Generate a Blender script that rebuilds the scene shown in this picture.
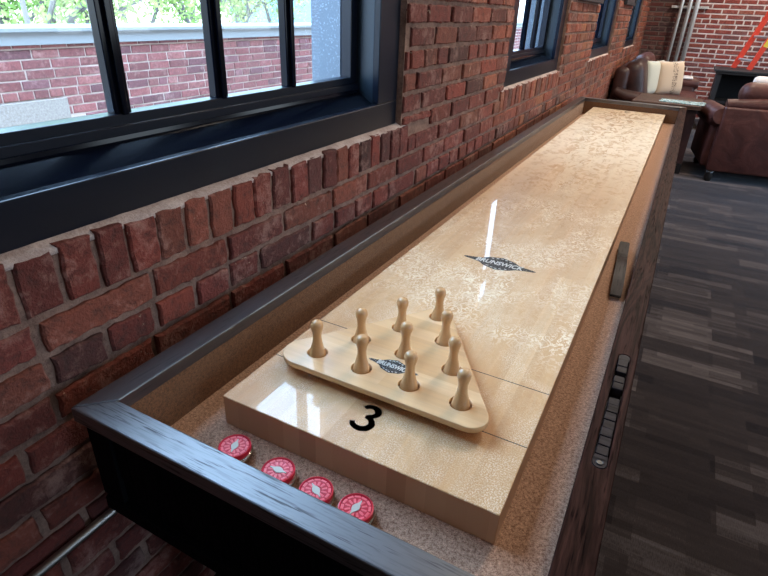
import bpy, bmesh, math, random
from mathutils import Vector, Matrix, noise
random.seed(7)
S = bpy.context.scene
for o in list(bpy.data.objects): bpy.data.objects.remove(o)
C = S.collection
PI = math.pi
ZP = 0.76                      # height of the playing surface above the floor

# ------------------------------------------------------------------ camera
cam = bpy.data.cameras.new('camera'); co = bpy.data.objects.new('camera', cam); C.objects.link(co)
yaw, pitch, roll, fpx = 0.4706, -0.4824, 0.0440, 536.5
fwd = Vector((-math.sin(yaw)*math.cos(pitch), math.cos(yaw)*math.cos(pitch), math.sin(pitch)))
rt = Vector((math.cos(yaw), math.sin(yaw), 0)); up = rt.cross(fwd)
r2 = rt*math.cos(roll) + up*math.sin(roll); u2 = -rt*math.sin(roll) + up*math.cos(roll)
mw = Matrix((r2, u2, -fwd)).transposed().to_4x4(); mw.translation = Vector((0.5865, -0.5410, 0.6209+ZP))
co.matrix_world = mw
cam.sensor_width = 36; cam.lens = fpx*36/768; cam.clip_start = 0.02; cam.clip_end = 200
S.camera = co

# ------------------------------------------------------------------ world, light, exposure
w = bpy.data.worlds.new('world'); S.world = w; w.use_nodes = True
nt = w.node_tree; nt.nodes.clear()
out = nt.nodes.new('ShaderNodeOutputWorld'); bg = nt.nodes.new('ShaderNodeBackground')
tc = nt.nodes.new('ShaderNodeTexCoord'); sx = nt.nodes.new('ShaderNodeSeparateXYZ')
cr = nt.nodes.new('ShaderNodeValToRGB'); nz = nt.nodes.new('ShaderNodeTexNoise')
nz.inputs['Scale'].default_value = 3
ad = nt.nodes.new('ShaderNodeMath'); ad.operation = 'MULTIPLY_ADD'; ad.inputs[1].default_value = 0.12
nt.links.new(tc.outputs['Generated'], sx.inputs[0]); nt.links.new(tc.outputs['Generated'], nz.inputs[0])
nt.links.new(nz.outputs[0], ad.inputs[0]); nt.links.new(sx.outputs['Z'], ad.inputs[2]); nt.links.new(ad.outputs[0], cr.inputs[0])
e = cr.color_ramp.elements
e[0].position = 0.0; e[0].color = (.13, .15, .18, 1)
e[1].position = 0.04; e[1].color = (.20, .23, .25, 1)
for p_, c_ in ((.22, (.30, .38, .47, 1)), (.45, (.38, .60, .92, 1)), (.9, (.46, .66, .95, 1))):
    k = cr.color_ramp.elements.new(p_); k.color = c_
nt.links.new(cr.outputs[0], bg.inputs[0]); bg.inputs[1].default_value = 13.5
nt.links.new(bg.outputs[0], out.inputs[0])
S.view_settings.view_transform = 'Standard'; S.view_settings.look = 'None'
S.view_settings.gamma = 1; S.view_settings.use_curve_mapping = False
S.view_settings.exposure = 0.68

def area(name, loc, size, power, color, direction=(0, 0, -1), portal=False, sy=None):
    l = bpy.data.lights.new(name, 'AREA'); l.energy = power; l.color = color; l.size = size
    if sy: l.shape = 'RECTANGLE'; l.size_y = sy
    if portal: l.cycles.is_portal = True
    o = bpy.data.objects.new(name, l); C.objects.link(o); o.location = loc
    o.rotation_euler = Vector(direction).to_track_quat('-Z', 'Y').to_euler()
    return o
WARM = (1, .86, .70)
for (x, y) in ((1.6, -0.6), (.80, 2.4), (.85, 5.2), (1.5, 8.0), (4.2, 1.0), (4.2, 4.6), (4.2, 8.0)):
    area('ceiling_lamp_light', (x, y, 3.30), .30, (3 if y < 1.5 else 26) if y < 5 else 46, WARM)

# ------------------------------------------------------------------ material helpers
def mat(name, col=(.5, .5, .5), rough=.5, metal=0, ior=1.5, coat=0, spec=None):
    m = bpy.data.materials.new(name); m.use_nodes = True
    b = m.node_tree.nodes['Principled BSDF']
    b.inputs['Base Color'].default_value = (*col, 1); b.inputs['Roughness'].default_value = rough
    b.inputs['Metallic'].default_value = metal; b.inputs['IOR'].default_value = ior
    b.inputs['Coat Weight'].default_value = coat
    m['b'] = 1
    return m
class NB:
    def __init__(s, m): s.m = m; s.t = m.node_tree; s.b = s.t.nodes['Principled BSDF']
    def n(s, kind, **kw):
        k = s.t.nodes.new('ShaderNode'+kind)
        for a, v in kw.items():
            if a.startswith('_'): setattr(k, a[1:], v)
            else: k.inputs[a.replace('__', ' ')].default_value = v
        return k
    def l(s, a, b): s.t.links.new(a, b); return b.node
    def coord(s, scale=(1, 1, 1), rot=(0, 0, 0), loc=(0, 0, 0), kind='Object'):
        t = s.n('TexCoord'); mp = s.n('Mapping'); mp.inputs['Scale'].default_value = scale
        mp.inputs['Rotation'].default_value = rot; mp.inputs['Location'].default_value = loc
        s.l(t.outputs[kind], mp.inputs[0]); return mp.outputs[0]
    def noise(s, vec, scale, detail=4, rough=.5, dist=0):
        k = s.n('TexNoise'); k.inputs['Scale'].default_value = scale; k.inputs['Detail'].default_value = detail
        k.inputs['Roughness'].default_value = rough; k.inputs['Distortion'].default_value = dist
        if vec: s.l(vec, k.inputs['Vector'])
        return k.outputs[0]
    def ramp(s, fac, stops):
        k = s.n('ValToRGB'); r = k.color_ramp
        while len(r.elements) < len(stops): r.elements.new(.5)
        for el, (p, c) in zip(r.elements, stops):
            el.position = p; el.color = (*c, 1) if isinstance(c, tuple) else (c, c, c, 1)
        s.l(fac, k.inputs[0]); return k.outputs[0]
    def mix(s, fac, a, b, mode='MIX'):
        k = s.n('Mix'); k.data_type = 'RGBA'; k.blend_type = mode
        for v, i in ((fac, 0), (a, 6), (b, 7)):
            if hasattr(v, 'node'): s.l(v, k.inputs[i])
            elif isinstance(v, tuple): k.inputs[i].default_value = (*v, 1)
            else: k.inputs[i].default_value = v
        return k.outputs[2]
    def math(s, op, a, b=0.0, c=0.0, clamp=False):
        k = s.n('Math'); k.operation = op; k.use_clamp = clamp
        for i, v in enumerate((a, b, c)):
            if hasattr(v, 'node'): s.l(v, k.inputs[i])
            else: k.inputs[i].default_value = v
        return k.outputs[0]
    def bump(s, h, strength=.5, dist=.002):
        k = s.n('Bump'); k.inputs['Strength'].default_value = strength; k.inputs['Distance'].default_value = dist
        s.l(h, k.inputs['Height']); s.l(k.outputs[0], s.b.inputs['Normal']); return k
    def col(s, c): s.l(c, s.b.inputs['Base Color'])
    def rough(s, c): s.l(c, s.b.inputs['Roughness'])

def m_dark_wood(name, axis, base=(.014, .009, .009), light=(.036, .023, .021), ior=1.6, rough=.40, coat=.74, swirl=1.2):
    m = mat(name, base, rough, ior=ior); n = NB(m)
    def sc(a, b): return {'x': (a, b, b), 'y': (b, a, b), 'z': (b, b, a)}[axis]
    g = n.noise(n.coord(sc(2.2, 26)), 1.0, 6, .62, swirl)
    rings = n.math('FRACT', n.math('MULTIPLY', n.noise(n.coord(sc(1.5, 16)), 1.0, 2, .5, .6), 9))
    g2 = n.noise(n.coord(sc(16, 330)), 1.0, 3, .6)
    pores = n.ramp(g2, [(.42, 0.0), (.50, 1.0)])
    ringm = n.ramp(rings, [(.0, 1.0), (.25, .0), (.8, .0), (1.0, 1.0)])
    dark = n.math('MULTIPLY', n.math('SUBTRACT', 1.0, pores), n.math('MULTIPLY_ADD', ringm, .75, .25))
    c = n.ramp(g, [(.38, base), (.66, light)])
    n.col(n.mix(n.math('MULTIPLY', dark, .8), c, (base[0]*.35, base[1]*.35, base[2]*.35)))
    n.rough(n.math('MULTIPLY_ADD', dark, .25, rough))
    n.b.inputs['Specular IOR Level'].default_value = .5 if coat else .12
    if coat:
        cw = n.math('MULTIPLY_ADD', dark, -coat*.9, coat, True); n.l(cw, n.b.inputs['Coat Weight'])
        n.b.inputs['Coat IOR'].default_value = 2.1 if axis == 'x' else 1.75; n.b.inputs['Coat Roughness'].default_value = .46 if axis == 'x' else .26
    n.bump(n.math('SUBTRACT', 1.0, dark), .12, .0005)
    return m
M = {}
M['wood_x'] = m_dark_wood('dark_wood_x', 'x')
M['wood_y'] = m_dark_wood('dark_wood_y', 'y')
M['wood_right'] = m_dark_wood('dark_wood_right', 'y', (.014, .005, .0035), (.052, .019, .013), 1.2, .5, 0, 3.2)
M['backlit_wood'] = m_dark_wood('backlit_wood', 'z', (.003, .003, .004), (.004, .004, .005), 1.25, .7, 0)  # cradle wood, its backlit shade put into a near-black colour
M['walnut'] = m_dark_wood('walnut', 'x', (.05, .028, .02), (.13, .075, .055), 1.5, .4, 0)
M['black'] = mat('black_gap', (.004, .004, .004), .6)

def m_maple(name, along='y', blockscale=0.03, tint=(1, 1, 1), rough=.12, gloss_ior=1.5):
    m = mat(name, (.6, .4, .2), rough, ior=gloss_ior); n = NB(m)
    br = n.n('TexBrick', _offset=.5)
    br.inputs['Scale'].default_value = 1.0; br.inputs['Mortar Size'].default_value = 0.0
    br.inputs['Brick Width'].default_value = .55; br.inputs['Row Height'].default_value = blockscale
    br.inputs['Color1'].default_value = (0, 0, 0, 1); br.inputs['Color2'].default_value = (1, 1, 1, 1)
    v = n.coord(rot=(0, 0, PI/2 if along == 'y' else 0)); n.l(v, br.inputs['Vector'])
    g = n.noise(n.coord((70, 3, 70) if along == 'y' else (3, 70, 70)), 1, 5, .6, .4)
    base = n.mix(br.outputs[0], (.64*tint[0], .335*tint[1], .13*tint[2]), (.76*tint[0], .45*tint[1], .205*tint[2]))
    n.col(n.mix(n.ramp(g, [(.35, 0.0), (.75, .45)]), base, (.50*tint[0], .27*tint[1], .13*tint[2])))
    return m, n, base, g
# the playing surface: glossy maple dusted with wax beads
m, n, base, g = m_maple('playfield_maple'); M['playfield'] = m
wood = n.b.inputs['Base Color'].links[0].from_socket
pos = n.coord(); 
warp = n.noise(n.coord((1, .8, 1)), 42, 2.5, .6, 1.8)
worm = n.math('ABSOLUTE', n.math('SUBTRACT', warp, .5))
holes_ = n.ramp(n.noise(n.coord((1, .6, 1), loc=(1, 8, 0)), 26, 4, .6, 1.2), [(.40, 0.0), (.50, 1.0)])
lines = n.ramp(worm, [(.022, 1.0), (.07, 0.0)])
patch = n.noise(n.coord((1, .6, 1), loc=(3.1, .4, 0)), 7, 3, .6, .3)
fine = n.noise(pos, 420, 2, .6)
sepn = n.n('SeparateXYZ'); n.l(n.n('TexCoord').outputs['Object'], sepn.inputs[0])
yy = sepn.outputs['Y']; xx = sepn.outputs['X']
dens = n.ramp(n.math('DIVIDE', yy, 4.04), [(0.0, .05), (.08, .25), (.13, 1.0), (.36, .9), (.6, .5), (1.0, .4)])
pm = n.math('MULTIPLY_ADD', n.ramp(patch, [(.42, 0.0), (.60, 1.0)]), .7, .3)
powder = n.ramp(fine, [(.44, 0.0), (.62, 1.0)])
powpatch = n.ramp(n.noise(n.coord((1, .7, 1)), 11, 4, .65, .5), [(.40, .15), (.62, 1.0)])
wax = n.math('MAXIMUM', n.math('MULTIPLY', n.math('MULTIPLY', lines, dens), pm), n.math('MULTIPLY', n.math('MULTIPLY', powder, powpatch), .75))
lane = n.ramp(n.math('ABSOLUTE', n.math('SUBTRACT', n.math('MULTIPLY_ADD', n.noise(n.coord((1, .5, 1)), 4, 2), .30, xx), .40)), [(.07, 0.0), (.17, 1.0)])
bare = n.ramp(n.noise(n.coord((1, .45, 1), loc=(5, 2, 0)), 15, 3, .6, 1.6), [(.42, 0.0), (.45, 1.0)])
cover = n.math('MULTIPLY', n.ramp(n.math('DIVIDE', yy, 4.04), [(.06, 0.0), (.14, .22), (.30, .35), (.55, .85), (1.0, 1.0)]), n.math('MAXIMUM', lane, bare))
wax = n.math('MAXIMUM', wax, n.math('MULTIPLY', n.math('MULTIPLY', cover, n.math('MULTIPLY_ADD', holes_, .5, .5)), .85))
n.col(n.mix(n.math('MULTIPLY', wax, .88), wood, (.97, .83, .61)))
n.rough(.35) if False else None
n.b.inputs['Roughness'].default_value = .4
n.l(n.math('MULTIPLY_ADD', wax, -.55, 1.0, True), n.b.inputs['Coat Weight']); n.b.inputs['Coat Roughness'].default_value = .012; n.b.inputs['Coat IOR'].default_value = 1.38
n.bump(wax, .30, .0008)
m, n, base, g = m_maple('playfield_side', 'x', .0305, (.82, .78, .72), .3); M['pf_side'] = m
br = [k for k in m.node_tree.nodes if k.type == 'TEX_BRICK'][0]
mp = br.inputs['Vector'].links[0].from_node; mp.inputs['Rotation'].default_value = (PI/2, 0, 0)
br.inputs['Brick Width'].default_value = .033; br.inputs['Row Height'].default_value = .2; br.offset = 0
br.inputs['Color1'].default_value = (0, 0, 0, 1); br.inputs['Color2'].default_value = (1, 1, 1, 1)
n.col(n.mix(br.outputs[0], (.50, .30, .18), (.66, .44, .27)))
m, n, base, g = m_maple('pin_wood', 'y', 5.0, (.92, .92, .95), .24); M['pin'] = m
for k in m.node_tree.nodes:
    if k.type == 'MAPPING': k.inputs['Scale'].default_value = (60, 60, 5)
m, n, base, g = m_maple('rack_wood', 'x', .035, (1.10, 1.22, 1.42), .22); M['rack'] = m
M['ink'] = mat('ink', (.012, .013, .015), .5, ior=1.25)
n = NB(M['ink']); n.col(n.mix(n.ramp(n.noise(n.coord(), 420, 3, .8), [(.50, 0.0), (.60, .8)]), (.012, .014, .018), (.35, .30, .24)))
M['ink_num'] = mat('ink_numeral', (.012, .013, .015), .5, ior=1.25)
n = NB(M['ink_num']); n.col(n.mix(n.ramp(n.noise(n.coord(), 300, 2, .6), [(.42, 0.0), (.50, .8)]), (.010, .012, .016), (.42, .38, .33)))
M['ink_light'] = mat('ink_light', (.65, .62, .55), .4)

def m_carpet(name, c1, c2, scale=900, bump=.6, sheen=.7):
    m = mat(name, c1, .95); n = NB(m)
    a = n.noise(n.coord(), scale, 2, .7); b = n.noise(n.coord(), scale/3.3, 3, .7)
    f = n.ramp(n.math('MULTIPLY_ADD', b, .5, n.math('MULTIPLY', a, .5)), [(.38, 0.0), (.64, 1.0)])
    n.col(n.mix(f, c1, c2)); n.bump(a, bump, .0015)
    n.b.inputs['Sheen Weight'].default_value = sheen; n.b.inputs['Sheen Roughness'].default_value = .35; n.b.inputs['Sheen Tint'].default_value = (1, .86, .72, 1); return m
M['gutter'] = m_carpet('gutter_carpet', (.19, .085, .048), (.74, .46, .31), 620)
M['lining'] = m_carpet('lining_carpet_shaded', (.075, .030, .012), (.24, .108, .045), 700, .6, .3)  # darker carpet: shade on sides facing away from the windows, put into colour

# floor carpet tiles
m = mat('carpet_tiles', (.06, .05, .05), .95, ior=1.12); M['floor'] = m; n = NB(m)
def strips(wd, ht, rot, seed):
    b = n.n('TexBrick', _offset=.37); b.inputs['Scale'].default_value = 1; b.inputs['Mortar Size'].default_value = 0
    b.inputs['Brick Width'].default_value = wd; b.inputs['Row Height'].default_value = ht
    b.inputs['Color1'].default_value = (0, 0, 0, 1); b.inputs['Color2'].default_value = (1, 1, 1, 1)
    n.l(n.coord(rot=(0, 0, rot), loc=(seed, seed*1.7, 0)), b.inputs['Vector']); return b.outputs[0]
s1 = strips(.34, .062, 0, 3.3); s2 = strips(.46, .125, 0, 7.1); s3 = strips(.17, .03, 0, 1.9)
s4 = n.ramp(n.noise(n.coord((3, 40, 1)), 1, 4, .7), [(.3, 0.0), (.7, 1.0)])
f = n.math('ADD', n.math('MULTIPLY', s1, .26), n.math('ADD', n.math('MULTIPLY', s2, .40), n.math('ADD', n.math('MULTIPLY', s3, .10), n.math('MULTIPLY', s4, .14))))
thr = n.noise(n.coord((500, 60, 1)), 1, 2, .6)
f = n.math('MULTIPLY_ADD', thr, .35, n.math('SUBTRACT', f, .17))
n.col(n.ramp(f, [(.15, (.014, .009, .0075)), (.5, (.034, .0235, .019)), (.85, (.115, .090, .080))]))
n.bump(n.noise(n.coord(), 500, 2, .7), .5, .002)
n.b.inputs['Sheen Weight'].default_value = .25; n.b.inputs['Sheen Roughness'].default_value = .3; n.b.inputs['Sheen Tint'].default_value = (.8, .9, 1, 1)

def m_brick(name, pale=.25, edge=.5):
    m = mat(name, (.2, .06, .04), .85); n = NB(m)
    at = n.n('Attribute'); at.attribute_name = 'bc'
    a = n.noise(n.coord(), 38, 6, .7, .3); b = n.noise(n.coord(), 9, 4, .6); c = n.noise(n.coord(), 150, 4, .7)
    base = n.mix(n.ramp(a, [(.30, .75), (.5, .1), (.62, 0.0)]), at.outputs[0], (.035, .017, .013))
    pal = n.math('MULTIPLY', n.ramp(n.math('MULTIPLY_ADD', a, .5, n.math('MULTIPLY', b, .5)), [(.52, 0.0), (.62, 1.0)]), pale)
    chips = n.math('MULTIPLY', n.ramp(n.noise(n.coord(), 22, 6, .75, .8), [(.66, 0.0), (.70, 1.0)]), edge)
    base = n.mix(pal, base, (.42, .27, .22)); base = n.mix(chips, base, (.50, .38, .29))
    n.col(base); n.bump(n.math('ADD', n.math('MULTIPLY', a, 1.6), n.math('MULTIPLY', c, 1.1)), 1.0, .004); return m
def m_mortar(name, c1, c2):
    m = mat(name, c1, .95); n = NB(m)
    a = n.noise(n.coord(), 14, 5, .7); c = n.noise(n.coord(), 160, 4, .75)
    n.col(n.mix(n.ramp(n.math('MULTIPLY_ADD', c, .35, n.math('MULTIPLY', a, .65)), [(.35, 0.0), (.65, 1.0)]), c1, c2))
    n.bump(n.math('ADD', a, c), .9, .004); return m
M['brick'] = m_brick('brick_inside', .38, 1.0)
M['mortar'] = m_mortar('mortar_inside', (.10, .052, .038), (.33, .20, .15))
M['brick_far'] = m_brick('brick_far', .25, .3)
M['mortar_far'] = m_mortar('mortar_far', (.50, .44, .44), (.74, .68, .68))
M['mortar_dark'] = m_mortar('mortar_dark', (.12, .085, .07), (.24, .18, .15))
M['brick_out'] = m_brick('brick_outside', .35, .2)
M['mortar_out'] = m_mortar('mortar_outside', (.38, .30, .25), (.52, .43, .37))
M['navy'] = mat('window_paint', (.0035, .0055, .012), .28, ior=1.33)
M['navy_gloss'] = mat('window_paint_gloss', (.002, .003, .007), .12, ior=1.25)
M['jamb'] = mat('jamb_paint_daylit', (.014, .023, .034), .35, ior=1.4)  # window paint lightened; the daylight on the jamb is in its colour
M['mortar_pale'] = m_mortar('mortar_pale', (.30, .21, .18), (.62, .50, .45))
M['ext_frame'] = mat('exterior_jamb_paint', (.16, .21, .27), .5)
n = NB(M['ext_frame']); n.col(n.mix(n.ramp(n.noise(n.coord(), 200, 2), [(.6, 0.0), (.7, 1.0)]), (.075, .093, .115), (.18, .22, .26)))
m = bpy.data.materials.new('window_glass'); m.use_nodes = True; t = m.node_tree; t.nodes.clear(); M['glass'] = m
o_ = t.nodes.new('ShaderNodeOutputMaterial'); mx = t.nodes.new('ShaderNodeMixShader'); tr = t.nodes.new('ShaderNodeBsdfTransparent')
gl = t.nodes.new('ShaderNodeBsdfGlossy'); fr = t.nodes.new('ShaderNodeFresnel'); gl.inputs['Roughness'].default_value = .02
tr.inputs[0].default_value = (.93, .96, .97, 1); gg = t.nodes.new('ShaderNodeNewGeometry'); mi_ = t.nodes.new('ShaderNodeMix'); mi_.inputs[2].default_value = 1.30; mi_.inputs[3].default_value = 1/1.30
t.links.new(gg.outputs['Backfacing'], mi_.inputs[0]); t.links.new(mi_.outputs[0], fr.inputs[0])
t.links.new(fr.outputs[0], mx.inputs[0]); t.links.new(tr.outputs[0], mx.inputs[1]); t.links.new(gl.outputs[0], mx.inputs[2]); t.links.new(mx.outputs[0], o_.inputs[0])

M['plaster'] = mat('plaster', (.20, .17, .15), .9)
M['ceil'] = mat('ceiling_boards', (.35, .28, .22), .8)
M['steel'] = mat('galvanised_steel', (.62, .66, .67), .42, .6)
M['conduit'] = mat('conduit_steel', (.45, .42, .38), .4, 1)
M['bolt'] = mat('bolt', (.6, .6, .6), .4, 1)
def m_leather(name, c1, c2):
    m = mat(name, c1, .46, ior=1.4); n = NB(m)
    a = n.noise(n.coord(), 6, 4, .6, .5); c = n.n('TexVoronoi'); c.inputs['Scale'].default_value = 160; n.l(n.coord(), c.inputs['Vector'])
    n.col(n.mix(n.ramp(a, [(.35, 0.0), (.7, 1.0)]), c1, c2)); n.bump(n.math('ADD', n.math('MULTIPLY', c.outputs[0], .15), n.math('MULTIPLY', a, 3)), .5, .006); return m
M['leather'] = m_leather('brown_leather', (.050, .015, .012), (.105, .034, .026))
M['leather_dark'] = m_leather('dark_leather', (.022, .010, .010), (.06, .024, .020))
M['foot'] = mat('dark_foot', (.01, .008, .007), .4)
M['red'] = mat('red_plastic', (.66, .012, .040), .35)
M['red_pale'] = mat('pale_red_plastic', (.92, .14, .17), .4)
M['chrome'] = mat('puck_steel', (.62, .58, .52), .25, 1)
M['silver'] = mat('silver_emblem', (.50, .47, .40), .5, .2)
M['counter'] = m_dark_wood('counter_blocks', 'x', (.012, .008, .008), (.035, .025, .025), 1.3, .4, 0)
M['brush_wood'] = m_dark_wood('brush_wood', 'y', (.014, .008, .007), (.04, .022, .018), 1.4, .4, 0)
M['cream'] = mat('bristle', (.5, .45, .38), .9)
M['orange'] = mat('orange_fibreglass', (.62, .045, .018), .45)
M['alu'] = mat('aluminium', (.62, .64, .66), .4, .8)
M['yellow'] = mat('yellow_label', (.75, .55, .05), .5)
M['cabinet'] = mat('cabinet_black', (.014, .016, .020), .5)
M['cabinet_in'] = mat('cabinet_inside', (.006, .006, .008), .8)
M['blanket'] = mat('blanket_white', (.72, .66, .62), .95)
M['pillow_w'] = mat('pillow_white', (.50, .50, .42), .95)
m = mat('pillow_tan', (.6, .42, .28), .95); M['pillow_t'] = m; n = NB(m)
n.bump(n.noise(n.coord(), 300, 2), .4, .002)
mk = n.noise(n.coord((30, 30, 55)), 1, 3, .8, 1.5)
sp = n.n('SeparateXYZ'); n.l(n.n('TexCoord').outputs['Object'], sp.inputs[0])
band = n.math('LESS_THAN', n.math('ABSOLUTE', n.math('SUBTRACT', sp.outputs['X'], .03)), .035)
n.col(n.mix(n.math('MULTIPLY', n.math('MULTIPLY', band, n.ramp(mk, [(.50, 0.0), (.55, 1.0)])), .9), (.52, .40, .29), (.05, .03, .02)))
m = mat('magazine_cover', (.3, .4, .4), .25); M['mag'] = m; n = NB(m)
n.col(n.ramp(n.noise(n.coord((1, 1, 1)), 26, 3, .6, 1), [(.36, (.03, .08, .09)), (.48, (.20, .38, .38)), (.56, (.55, .66, .62)), (.7, (.08, .06, .06))]))
M['coping'] = mat('coping_metal', (.20, .21, .205), .5)
M['stone'] = mat('stone_lintel', (.36, .33, .30), .9)
n = NB(M['stone']); n.col(n.ramp(n.noise(n.coord(), 60, 4, .7), [(.3, (.17, .14, .115)), (.7, (.29, .25, .21))])); n.bump(n.noise(n.coord(), 80, 4), .5, .004)
M['roof'] = mat('roof_membrane', (.22, .25, .28), .8)
M['pale_blue'] = mat('pale_blue_cladding', (.20, .34, .42), .6)
def m_leaf(name, c1, c2):
    m = mat(name, c1, .7); n = NB(m); n.col(n.mix(n.ramp(n.noise(n.coord(), 1.5, 3), [(.35, 0.0), (.65, 1.0)]), c1, c2)); return m
M['leaf1'] = m_leaf('spring_leaf', (.34, .40, .09), (.54, .54, .20))
M['leaf2'] = m_leaf('green_leaf', (.20, .32, .065), (.42, .48, .13))
M['bark'] = mat('bark', (.16, .13, .11), .9)
M['sign'] = mat('sign_white', (.5, .5, .5), .6); M['sign_red'] = mat('sign_red', (.5, .02, .02), .6)
M['picture'] = mat('picture_dark', (.035, .026, .032), .6)

# ------------------------------------------------------------------ mesh helpers
def thing(name, label=None, cat=None, loc=(0, 0, 0), group=None, kind=None):
    o = bpy.data.objects.new(name, None); C.objects.link(o); o.location = loc; o.empty_display_size = .05
    return tag(o, label, cat, group, kind)
def tag(o, label=None, cat=None, group=None, kind=None):
    if label: o['label'] = label
    if cat: o['category'] = cat
    if group: o['group'] = group
    if kind: o['kind'] = kind
    return o
def wloc(p):
    v = Vector((0, 0, 0))
    while p: v += p.location; p = p.parent
    return v
def obj(name, bm, m, parent=None, smooth=False, world=True, label=None):
    """links the bmesh as one mesh; world=True: vertices are in world space and are shifted to the parent's frame"""
    me = bpy.data.meshes.new(name)
    if parent and world: bmesh.ops.translate(bm, vec=-wloc(parent), verts=bm.verts)
    bmesh.ops.recalc_face_normals(bm, faces=bm.faces)
    bm.to_mesh(me); bm.free()
    for mm in (m if isinstance(m, (list, tuple)) else [m]): me.materials.append(mm)
    if smooth:
        for f in me.polygons: f.use_smooth = True
    o = bpy.data.objects.new(name, me); C.objects.link(o)
    if parent: o.parent = parent
    if label: o['label'] = label
    if smooth == 'auto':
        me.set_sharp_from_angle(angle=math.radians(38))
    return o
B = bmesh.new
def box(bm, c, s, bev=0, seg=2, R=None, mi=0):
    r = bmesh.ops.create_cube(bm, size=1)['verts']
    Mx = Matrix.Translation(Vector(c)) @ (R.to_4x4() if R else Matrix.Identity(4)) @ Matrix.Diagonal((*s, 1))
    bmesh.ops.transform(bm, matrix=Mx, verts=r)
    fs = {f for v in r for f in v.link_faces}
    if bev:
        es = list({e for v in r for e in v.link_edges})
        res = bmesh.ops.bevel(bm, geom=es, offset=bev, segments=seg, profile=.5, affect='EDGES')
        fs = set(res['faces']) | {f for f in fs if f.is_valid}
    for f in fs: f.material_index = mi
    return bm
def bx(bm, x0, x1, y0, y1, z0, z1, bev=0, seg=2, mi=0):
    return box(bm, ((x0+x1)/2, (y0+y1)/2, (z0+z1)/2), (abs(x1-x0), abs(y1-y0), abs(z1-z0)), bev, seg, None, mi)
def tube(bm, pts, r, seg=12, cap=True):
    pts = [Vector(p) for p in pts]; rs = r if isinstance(r, (list, tuple)) else [r]*len(pts)
    rings = []
    for i, p in enumerate(pts):
        d = (pts[min(i+1, len(pts)-1)] - pts[max(i-1, 0)]).normalized()
        a = d.cross(Vector((0, 0, 1))) if abs(d.z) < .9 else d.cross(Vector((1, 0, 0)))
        a.normalize(); b = d.cross(a)
        rings.append([bm.verts.new(p + (a*math.cos(t*2*PI/seg) + b*math.sin(t*2*PI/seg))*rs[i]) for t in range(seg)])
    for A, Bq in zip(rings, rings[1:]):
        for k in range(seg): bm.faces.new((A[k], A[(k+1) % seg], Bq[(k+1) % seg], Bq[k]))
    if cap: bm.faces.new(rings[0][::-1]); bm.faces.new(rings[-1])
    return bm
def lathe(bm, prof, c=(0, 0, 0), seg=28):
    rings = []
    for r, z in prof:
        if r < 1e-6: rings.append([bm.verts.new((c[0], c[1], c[2]+z))])
        else: rings.append([bm.verts.new((c[0]+r*math.cos(t*2*PI/seg), c[1]+r*math.sin(t*2*PI/seg), c[2]+z)) for t in range(seg)])
    for A, Bq in zip(rings, rings[1:]):
        for k in range(seg):
            k2 = (k+1) % seg
            if len(A) == 1 and len(Bq) > 1: bm.faces.new((A[0], Bq[k2], Bq[k]))
            elif len(Bq) == 1 and len(A) > 1: bm.faces.new((A[k], A[k2], Bq[0]))
            elif len(A) > 1: bm.faces.new((A[k], A[k2], Bq[k2], Bq[k]))
    return bm
def prism(bm, pts, z0, z1, bev=0, mi=0):
    lo = [bm.verts.new((x, y, z0)) for x, y in pts]; hi = [bm.verts.new((x, y, z1)) for x, y in pts]; n_ = len(pts)
    fs = [bm.faces.new(lo[::-1]), bm.faces.new(hi)] + [bm.faces.new((lo[k], lo[(k+1) % n_], hi[(k+1) % n_], hi[k])) for k in range(n_)]
    for f in fs: f.material_index = mi
    if bev: bmesh.ops.bevel(bm, geom=list({e for v in hi for e in v.link_edges}), offset=bev, segments=2, profile=.5, affect='EDGES')
    return bm
def curve_bm(loops, z0, z1, bev=0):
    """filled outline with holes, extruded, as a bmesh"""
    cu = bpy.data.curves.new('tmp', 'CURVE'); cu.dimensions = '2D'; cu.fill_mode = 'BOTH'
    cu.extrude = (z1-z0)/2 - bev; cu.bevel_depth = bev; cu.bevel_resolution = 1; cu.offset = -bev
    for lp in loops:
        s = cu.splines.new('POLY'); s.points.add(len(lp)-1); s.use_cyclic_u = True
        for q, (x, y) in zip(s.points, lp): q.co = (x, y, 0, 1)
    o = bpy.data.objects.new('tmp', cu); C.objects.link(o)
    dg = bpy.context.evaluated_depsgraph_get(); me = bpy.data.meshes.new_from_object(o.evaluated_get(dg))
    bm = bmesh.new(); bm.from_mesh(me); bmesh.ops.translate(bm, vec=(0, 0, (z0+z1)/2), verts=bm.verts)
    bmesh.ops.remove_doubles(bm, verts=bm.verts, dist=1e-5)
    bpy.data.objects.remove(o); bpy.data.curves.remove(cu); bpy.data.meshes.remove(me); return bm
def text_bm(txt, size, thick, bold=0, sx=1.0, shear=0):
    cu = bpy.data.curves.new('tmp', 'FONT'); cu.body = txt; cu.size = size; cu.extrude = thick; cu.offset = bold; cu.shear = shear
    cu.align_x = 'CENTER'; cu.align_y = 'CENTER'
    o = bpy.data.objects.new('tmp', cu); C.objects.link(o)
    dg = bpy.context.evaluated_depsgraph_get(); me = bpy.data.meshes.new_from_object(o.evaluated_get(dg))
    bm = bmesh.new(); bm.from_mesh(me); bmesh.ops.scale(bm, vec=(sx, 1, 1), verts=bm.verts)
    bpy.data.objects.remove(o); bpy.data.curves.remove(cu); bpy.data.meshes.remove(me); return bm
def circle(cx, cy, r, n_=28, a0=0, a1=2*PI): return [(cx+r*math.cos(a0+(a1-a0)*k/n_), cy+r*math.sin(a0+(a1-a0)*k/n_)) for k in range(n_)]
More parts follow.
